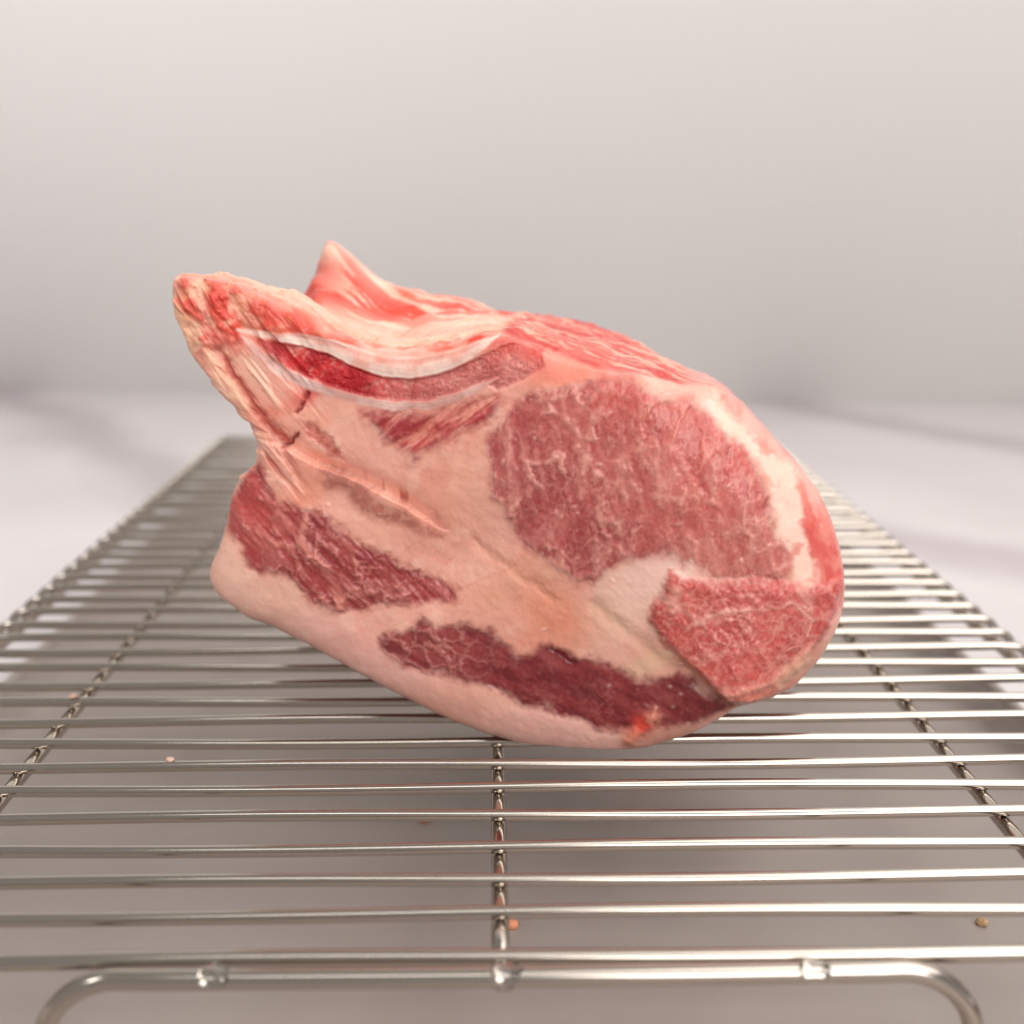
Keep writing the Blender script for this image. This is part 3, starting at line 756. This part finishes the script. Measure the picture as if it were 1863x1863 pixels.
# --- bone
m = soften(sd_ma, .35)
sp1, _ = cells(.85, .85, 121, .6)
Cm = np.zeros_like(COLR) + srgb(204, 92, 88)
Cm = mix(Cm, srgb(204, 24, 32), np.clip(blob(620, 672, 110, .5, .25) * 1.3 + blob(560, 650, 50, .4, -.4), 0, 1) * .85)
Cm = mix(Cm, srgb(204, 130, 120), np.clip(blob(800, 705, 90, .4, .2) + blob(930, 680, 60, .6), 0, 1) * .7)
Cm = mix(Cm, srgb(96, 8, 18), sstep(.0, .5, n_mid + .5 * n_hi) * np.clip(blob(630, 678, 80, .5, -.2) * 1.2 + .15, 0, 1) * .85)
Cm = mix(Cm, srgb(224, 160, 144), sstep(.2, .7, n_hi - .3 * n_mid) * .55)
Cm = mix(Cm, srgb(176, 14, 24), np.clip(sstep(.0, .5, n_mid + .3 * n_hi) * (.25 + 1.0 * blob(620, 672, 110, .5, .25)), 0, 1))
Cm = mix(Cm, srgb(206, 70, 58), np.clip(blob(920, 632, 30, .5) + blob(975, 645, 24, .8), 0, 1) * .8)
COLR = mix(COLR, Cm, m)
bonem = sstep(.5, -.1, np.minimum(sd_bt, sd_bl))
H += m * (1 - bonem) * (-.42 + .12 * n_hi + .10 * n_fine + .2 * n_mid - .3 * sstep(.3, .7, n_hi))
m = soften(sd_bl, .3)
Cb = mix(np.zeros_like(COLR) + srgb(228, 186, 176), srgb(210, 154, 144), sstep(-.2, .6, n_mid))
COLR = mix(COLR, Cb, m * .92); H += m * .05
m = soften(sd_bt, .3)
Cb = mix(np.zeros_like(COLR) + srgb(246, 208, 194), srgb(238, 178, 162), sstep(-.1, .7, n_mid))
COLR = mix(COLR, Cb, m); H += m * .1
# red line along the bone's outer skin
q = line([(480,596),(560,614),(640,638),(700,656),(760,658),(820,645),(870,625)], .5, .3); COLR = mix(COLR, srgb(230, 128, 108), q * .5)

# little flecks of fat, with specular glints painted into the colour
for q in range(60):
    fx_, fy_ = random.uniform(900, 1480), random.uniform(700, 1320)
    if q > 50: fx_, fy_ = random.uniform(430, 850), random.uniform(600, 1250)
    c_ = uv([(fx_, fy_)])[0]; rr_ = random.uniform(.13, .32)
    i0, j0 = int((c_[0] - u0) / RES), int((c_[1] - v0) / RES)
    sl = (slice(max(j0 - 6, 0), j0 + 7), slice(max(i0 - 6, 0), i0 + 7))
    an = random.uniform(0, 3.1); el = random.uniform(1, 2.6)
    a_ = (GU[sl] - c_[0]); b_ = (GV[sl] - c_[1])
    a_, b_ = (a_ * math.cos(an) + b_ * math.sin(an)) / el, -a_ * math.sin(an) + b_ * math.cos(an)
    k_ = np.exp(-(a_ * a_ + b_ * b_) / rr_ ** 2)
    COLR[sl] = mix(COLR[sl], srgb(242, 206, 192), k_ * random.uniform(.2, .55)); H[sl] += .18 * k_
# gentle bulges of the whole face
H += 3.2 * blob(1170, 880, 230, .9) + 1.6 * blob(1330, 1140, 130) + 1.2 * blob(560, 1010, 150, .6, .5) - 1.6 * blob(850, 1000, 130, .5, .6)
COLR = np.clip(COLR, .004, .95)

def samp(A, u, v):
    x = np.clip((u - u0) / RES, 0, len(gu) - 1.001); y = np.clip((v - v0) / RES, 0, len(gv) - 1.001)
    ix, iy = x.astype(int), y.astype(int)
    fx, fy = x - ix, y - iy
    if A.ndim == 3: fx, fy = fx[..., None], fy[..., None]
    return (A[iy, ix] * (1 - fx) + A[iy, ix + 1] * fx) * (1 - fy) + (A[iy + 1, ix] * (1 - fx) + A[iy + 1, ix + 1] * fx) * fy

# rounding of the rim: how far the face turns back at its edge, by direction
deg = np.degrees(ang)
def awin(px_a, px_b):
    """1 for directions clockwise from traced point a to b (soft ends)"""
    a = math.degrees(math.atan2(*(uv([px_a])[0] - CEN)[::-1])); b = math.degrees(math.atan2(*(uv([px_b])[0] - CEN)[::-1]))
    span = (a - b) % 360
    rel = (a - deg) % 360
    rel = np.where(rel > 180 + span / 2, rel - 360, rel)
    return sstep(-3, 3, rel) * sstep(span + 3, span - 3, rel)
w_right = awin((1240, 715), (1400, 1275))
w_bot = awin((1400, 1275), (440, 1118))
w_left = awin((440, 1118), (470, 800))
w_tip = awin((470, 800), (320, 505))
w_valley = awin((320, 505), (900, 605))
w_top = awin((900, 605), (1240, 715))
edge_t = 1.0 + 6.5 * w_right + 3.0 * w_bot + 2.0 * w_left + .6 * w_tip + 1.2 * w_top
edge_w = 3.0 + 13.0 * w_right + 6.0 * w_bot + 4.0 * w_left + 3 * w_top
edge_t = smooth_closed(edge_t, 12, 2); edge_w = smooth_closed(edge_w, 12, 2)
iang = np.argsort(ang)
def by_angle(A, u, v):
    a = np.arctan2(v - CEN[1], u - CEN[0])
    return np.interp(a, ang[iang], A[iang], period=2 * math.pi)
def rim_back(u, v):
    r = np.hypot(u - CEN[0], v - CEN[1])
    R0 = by_angle(rad0, u, v); w_ = by_angle(edge_w, u, v); t_ = by_angle(edge_t, u, v)
    x = np.clip(1 - (R0 - r) / w_, 0, 1)
    return t_ * (1 - np.sqrt(np.clip(1 - x * x, 0, 1))) * .8 + t_ * .2 * x * x
def face_depth(u, v):
    return -samp(H, u, v) + rim_back(u, v)

# ------------------------------------------------------------------ body of the roast: cap rings, sides lofted back, rear cap
NR = 250
rho = np.linspace(0, 1, NR + 1)[1:] ** .85
cu = CEN[0] + np.outer(rho * 1.0, dirs[:, 0] * rad0)
cv = CEN[1] + np.outer(rho * 1.0, dirs[:, 1] * rad0)
cd = face_depth(cu, cv)
cc = samp(COLR, cu, cv)
# sides
te = cd[-1]
tl = np.concatenate([np.linspace(0, 1, 40)[1:] * 12, np.linspace(12, 66, 100)[1:]])
from_t = np.array(ST_T)
lu, lv, lt, lc = [], [], [], []
rim_col = cc[-1]
def herm(tk, rk, t):
    """monotone-ish cubic through per-direction knots"""
    K = len(tk)
    out = np.zeros(NA)
    done = np.zeros(NA, bool)
    mk = []
    for k in range(K):
        if k == 0: s_ = (rk[1] - rk[0]) / (tk[1] - tk[0])
        elif k == K - 1: s_ = (rk[-1] - rk[-2]) / (tk[-1] - tk[-2])
        else:
            a = (rk[k] - rk[k - 1]) / (tk[k] - tk[k - 1]); b = (rk[k + 1] - rk[k]) / (tk[k + 1] - tk[k])
            s_ = np.where(a * b > 0, 2 * a * b / (a + b + 1e-12), 0)
        mk.append(s_)
    for k in range(K - 1):
        h = tk[k + 1] - tk[k]
        x = (t - tk[k]) / h
        sel = (~done) & (x <= 1)
        x = np.clip(x, 0, 1)
        val = (2 * x**3 - 3 * x**2 + 1) * rk[k] + (x**3 - 2 * x**2 + x) * h * mk[k] + (-2 * x**3 + 3 * x**2) * rk[k + 1] + (x**3 - x**2) * h * mk[k + 1]
        out = np.where(sel, val, out); done |= sel
    return np.where(done, out, rk[-1])
tk = [te] + [np.full(NA, t) for t in ST_T]
rk = [rad0] + ST_R
for t in tl:
    tt = te + (66.0 - te) * (t / 66.0)
    r = herm(tk, rk, tt)
    # torn serrated membrane along the rib's inner edge, lumpy elsewhere
    x_ = CEN[0] + dirs[:, 0] * r; y_ = CEN[1] + dirs[:, 1] * r
    bump = (.5 + .7 * w_top) * fbm(x_ * .22, y_ * .22, tt * .22, oct=4, seed=131) + w_valley * .8 * fbm(x_ * .12, tt * .35, oct=3, seed=133)
    bump = bump * sstep(0, 5, tt - te) + .35 * fbm(x_ * .8, y_ * .8, tt * .8, oct=2, seed=135) * sstep(0, 2, tt - te) * (w_tip + w_valley * sstep(16, 8, tt) + w_left * .6)
    bump = bump + w_valley * np.exp(-((tt - 8.5) / 2.2) ** 2) * (1.0 * fbm(x_ * .5, tt * .05, oct=3, seed=137) - .2)
    r = r + bump
    u_ = CEN[0] + dirs[:, 0] * r; v_ = CEN[1] + dirs[:, 1] * r
    v_ = np.maximum(v_, 0.45 + .12 * np.abs(vnoise(u_ * .3, tt * .3, seed=9)))
    # colours of the outside
    nA = fbm(u_ * .12, v_ * .12, tt * .12, oct=4, seed=141); nB = fbm(u_ * .45, v_ * .45, tt * .45, oct=4, seed=142)
    st = fbm(u_ * .04 - .03 * tt, tt * .40 + u_ * .16, 0, oct=4, seed=143)
    c = np.zeros((NA, 3)) + srgb(226, 176, 156)
    c = mix(c, srgb(214, 152, 136), np.clip(.4 + nA, 0, 1) * .6)
    cr = mix(np.zeros((NA, 3)) + srgb(226, 158, 152), srgb(212, 94, 90), sstep(.05, .6, nB + .4 * nA) * (.75 * sstep(16, 4, tt) + .2))
    cr = mix(cr, srgb(238, 206, 186), sstep(.1, .5, -nB + .2 * nA) * .6)
    c = mix(c, cr, w_right)
    ct = mix(np.zeros((NA, 3)) + srgb(214, 98, 86), srgb(234, 170, 150), sstep(-.05, .5, st + .3 * nB))
    ct = mix(ct, srgb(198, 58, 54), sstep(.1, .5, -st) * .8)
    c = mix(c, ct, w_top)
    wall_red = np.exp(-((tt - 43) / 8.0) ** 2)
    cv_ = mix(np.zeros((NA, 3)) + srgb(240, 204, 184), srgb(234, 170, 148), np.clip(.35 + .8 * nA, 0, 1))
    cv_ = mix(cv_, srgb(222, 70, 56), np.clip(sstep(-.15, .15, st + .3 * wall_red - .06) * (.15 + .85 * wall_red), 0, 1) * .95)
    cv_ = mix(cv_, srgb(230, 104, 76), sstep(9, 2, tt) * sstep(-.3, .3, nB) * .7)
    cv_ = mix(cv_, srgb(242, 196, 168), np.exp(-((tt - 9) / 2.5) ** 2) * .6)
    cv_ = mix(cv_, srgb(210, 52, 44), sstep(uv([(690,500)], 50)[0, 0], uv([(575,500)], 50)[0, 0], u_) * sstep(34, 42, tt) * sstep(58, 50, tt) * sstep(uv([(600,455)], 50)[0, 1], uv([(600,490)], 50)[0, 1], v_) * .75)
    c = mix(c, cv_, w_valley)
    cp = mix(np.zeros((NA, 3)) + srgb(238, 186, 160), srgb(212, 92, 76), sstep(.1, .6, nB) * .7)
    c = mix(c, cp, w_tip)
    c = c * np.array([.97, .93, .91])
    c = mix(c, rim_col, sstep(3.2, 0.2, tt - te + 1.2 * nB))
    lu.append(u_); lv.append(v_); lt.append(tt + 0 * u_); lc.append(c)
allu = np.vstack([cu, lu]); allv = np.vstack([cv, lv]); allt = np.vstack([cd, lt]); allc = np.concatenate([cc, np.array(lc)])
# bottom of the cap must not sink into the rack
allv = np.maximum(allv, 0.45)
Wp = world(allu, allv, allt)
nrows = len(allu)
c_front = world(CEN[0], CEN[1], face_depth(np.array([CEN[0]]), np.array([CEN[1]]))[0])
c_back = world(CEN[0], CEN[1], 67.0)
V = np.vstack([Wp.reshape(-1, 3), c_front[None], c_back[None]])
Cl = np.vstack([allc.reshape(-1, 3), samp(COLR, CEN[:1], CEN[1:]), [srgb(210, 120, 110)]])
i, j = np.meshgrid(np.arange(nrows - 1), np.arange(NA), indexing='ij')
j2 = (j + 1) % NA
Fq = np.stack([i * NA + j, i * NA + j2, (i + 1) * NA + j2, (i + 1) * NA + j], -1).reshape(-1, 4)
k = np.arange(NA); k2 = (k + 1) % NA
nv = nrows * NA
F1 = np.stack([np.full(NA, nv), k2, k], -1)
F2 = np.stack([np.full(NA, nv + 1), (nrows - 1) * NA + k, (nrows - 1) * NA + k2], -1)
base = world(0, 0, 25.0)
roast = empty('pork_roast', (float(base[0]), float(base[1]), RACK_Z))
tag(roast, 'raw bone-in pork roast with marbled red meat and pale fat on the wire rack', 'raw meat')
me = mesh_np('fat_and_flesh', V, [Fq, F1, F2])
set_color(me, Cl)
link_mesh('fat_and_flesh', me, M_FAT, roast)

# ------------------------------------------------------------------ muscles, bone and marrow: closed pieces set into the face
def inlay(name, sdf, mat, parent, proud=.12, thick=4.0, res=.22, slope=.25, margin=.5, lift=None):
    jj, ii = np.where(sdf < margin)
    a0, a1 = gu[ii.min()], gu[ii.max()]; b0, b1 = gv[jj.min()], gv[jj.max()]
    U2, V2 = np.meshgrid(np.arange(a0, a1, res), np.arange(b0, b1, res))
    s_ = samp(sdf, U2, V2)
    # keep off the rim of the roast
    rr = np.hypot(U2 - CEN[0], V2 - CEN[1]); R0 = by_angle(rad0, U2.ravel(), V2.ravel()).reshape(U2.shape)
    s_ = np.maximum(s_, (rr - R0) + .6)
    keep = s_ < margin
    ok = keep[:-1, :-1] & keep[1:, :-1] & keep[:-1, 1:] & keep[1:, 1:]
    used = np.zeros(U2.shape, bool)
    used[:-1, :-1] |= ok; used[1:, :-1] |= ok; used[:-1, 1:] |= ok; used[1:, 1:] |= ok
    idx = -np.ones(U2.shape, int); idx[used] = np.arange(used.sum())
    uu, vv, ss = U2[used], V2[used], s_[used]
    d = face_depth(uu, vv) - np.interp(ss, [-1.8, -.75, -.5, margin], [.09, .025, -.03, -.4]) + .0
    nf = len(uu)
    Vf = world(uu, vv, d)
    Vb = world(uu, vv, d + thick + np.clip(-ss, 0, 3) * .5)
    q = np.stack([idx[:-1, :-1], idx[:-1, 1:], idx[1:, 1:], idx[1:, :-1]], -1)[ok]
    front = q[:, [0, 1, 2, 3]]
    back = q[:, ::-1] + nf
    # boundary edges -> walls
    e = np.concatenate([front[:, [0, 1]], front[:, [1, 2]], front[:, [2, 3]], front[:, [3, 0]]])
    key = e[:, 0] * nf + e[:, 1]; rkey = e[:, 1] * nf + e[:, 0]
    b = e[~np.isin(rkey, key)]
    walls = np.stack([b[:, 1], b[:, 0], b[:, 0] + nf, b[:, 1] + nf], -1)
    me = mesh_np(name, np.vstack([Vf, Vb]), [front, back, walls])
    c = samp(COLR, uu, vv)
    set_color(me, np.vstack([c, c]))
    return link_mesh(name, me, mat, parent)
for nm in ('loin_eye', 'rib_cap_muscle', 'lower_muscle', 'belly_muscle', 'rib_muscle', 'seam_muscle'):
    inlay(nm, SDF[nm], M_MUSCLE, roast)
bone_s = np.minimum(np.minimum(sd_bt, sd_bl), sd_ma)
rib = inlay('rib_bone', np.minimum(sd_bt, sd_bl), M_BONE, roast, res=.2)
inlay('marrow', np.maximum(sd_ma, -np.minimum(sd_bt, sd_bl)), M_MARROW, rib, proud=.15, res=.2)

# ------------------------------------------------------------------ water drops and crumbs
def on_plane(px, py, z):
    d = rays([(px, py)])[0]
    return Cc + d * ((z - Cc[2]) / d[2])
M_WATER, nt, p = new_mat('water')
p.inputs['Base Color'].default_value = (1, 1, 1, 1); p.inputs['Roughness'].default_value = 0.02; p.inputs['IOR'].default_value = 1.33
p.inputs['Transmission Weight'].default_value = 1.0

def lump(name, r, sx, sy, sz, seed, rough, n=20, m=28):
    th = np.linspace(0, math.pi, n); ph = np.linspace(0, 2 * math.pi, m, endpoint=False)
    T, Ph = np.meshgrid(th, ph, indexing='ij')
    d = np.stack([np.sin(T) * np.cos(Ph), np.sin(T) * np.sin(Ph), np.cos(T)], -1)
    k = 1 + rough * fbm(d[..., 0] * 1.3 + seed, d[..., 1] * 1.3, d[..., 2] * 1.3 + 4, oct=3, seed=seed)
    V = (d * (r * k)[..., None] * np.array([sx, sy, sz])).reshape(-1, 3)
    i, j = np.meshgrid(np.arange(n - 1), np.arange(m), indexing='ij'); j2 = (j + 1) % m
    return mesh_np(name, V, np.stack([i * m + j, (i + 1) * m + j, (i + 1) * m + j2, i * m + j2], -1).reshape(-1, 4))
for (x, y, lab, s, sd) in [(407, 1741, 'clear water drop on the front rack bar, the leftmost of three', (1.15, .75, .9), 3),
                       (918, 1748, 'clear water drop on the front rack bar where the centre support bar meets it', (1.1, .75, 1.1), 5),
                       (1465, 1743, 'clear water drop on the front rack bar, the rightmost of three', (1.15, .75, .9), 8)]:
    c = on_plane(x, y, ZW - .0006)
    o = link_mesh('water_drop', lump('water_drop', .0020, *s, sd, .22), M_WATER)
    o.location = (c[0], 0.1440, ZW + .0004)
    tag(o, lab, 'water drop', 'water drops along the front bar')
M_CR1 = flat_mat('meat_scrap_red', rgba(240, 160, 120), .5, **{'Subsurface Weight': .2, 'Subsurface Scale': .001})
M_CR2 = flat_mat('meat_scrap_yellow', rgba(214, 176, 130), .5)
M_CR3 = flat_mat('meat_scrap_pale', rgba(214, 178, 160), .5)
for (x, y, z, r, mt, lab, sd) in [
    (773, 1494, PAN_Z, .0012, M_CR1, 'tiny orange scrap of meat on the baking sheet, left of the centre support bar', 11),
    (931, 1686, PAN_Z, .0012, M_CR1, 'tiny orange scrap just right of the centre support bar near the front', 12),
    (1787, 1682, PAN_Z, .0010, M_CR2, 'tiny yellow crumb on the baking sheet at the right front', 13),
    (312, 1381, RACK_Z, .0007, M_CR3, 'tiny pale crumb on a rack wire midway between left support bar and roast', 14),
    (128, 1278, RACK_Z, .0009, M_CR3, 'tiny pale scrap on a rack wire near the left support bar', 15)]:
    c = on_plane(x, y, z)
    o = link_mesh('meat_scrap', lump('meat_scrap', r, 1.1, 1.0, .6, sd, .5, 10, 14), mt)
    if z == RACK_Z:
        yy = min(wire_ys, key=lambda t: abs(t - c[1])); c[1] = yy
    o.location = (c[0], c[1], z + r * .5)
    tag(o, lab, 'meat scrap', 'small scraps fallen around the roast')
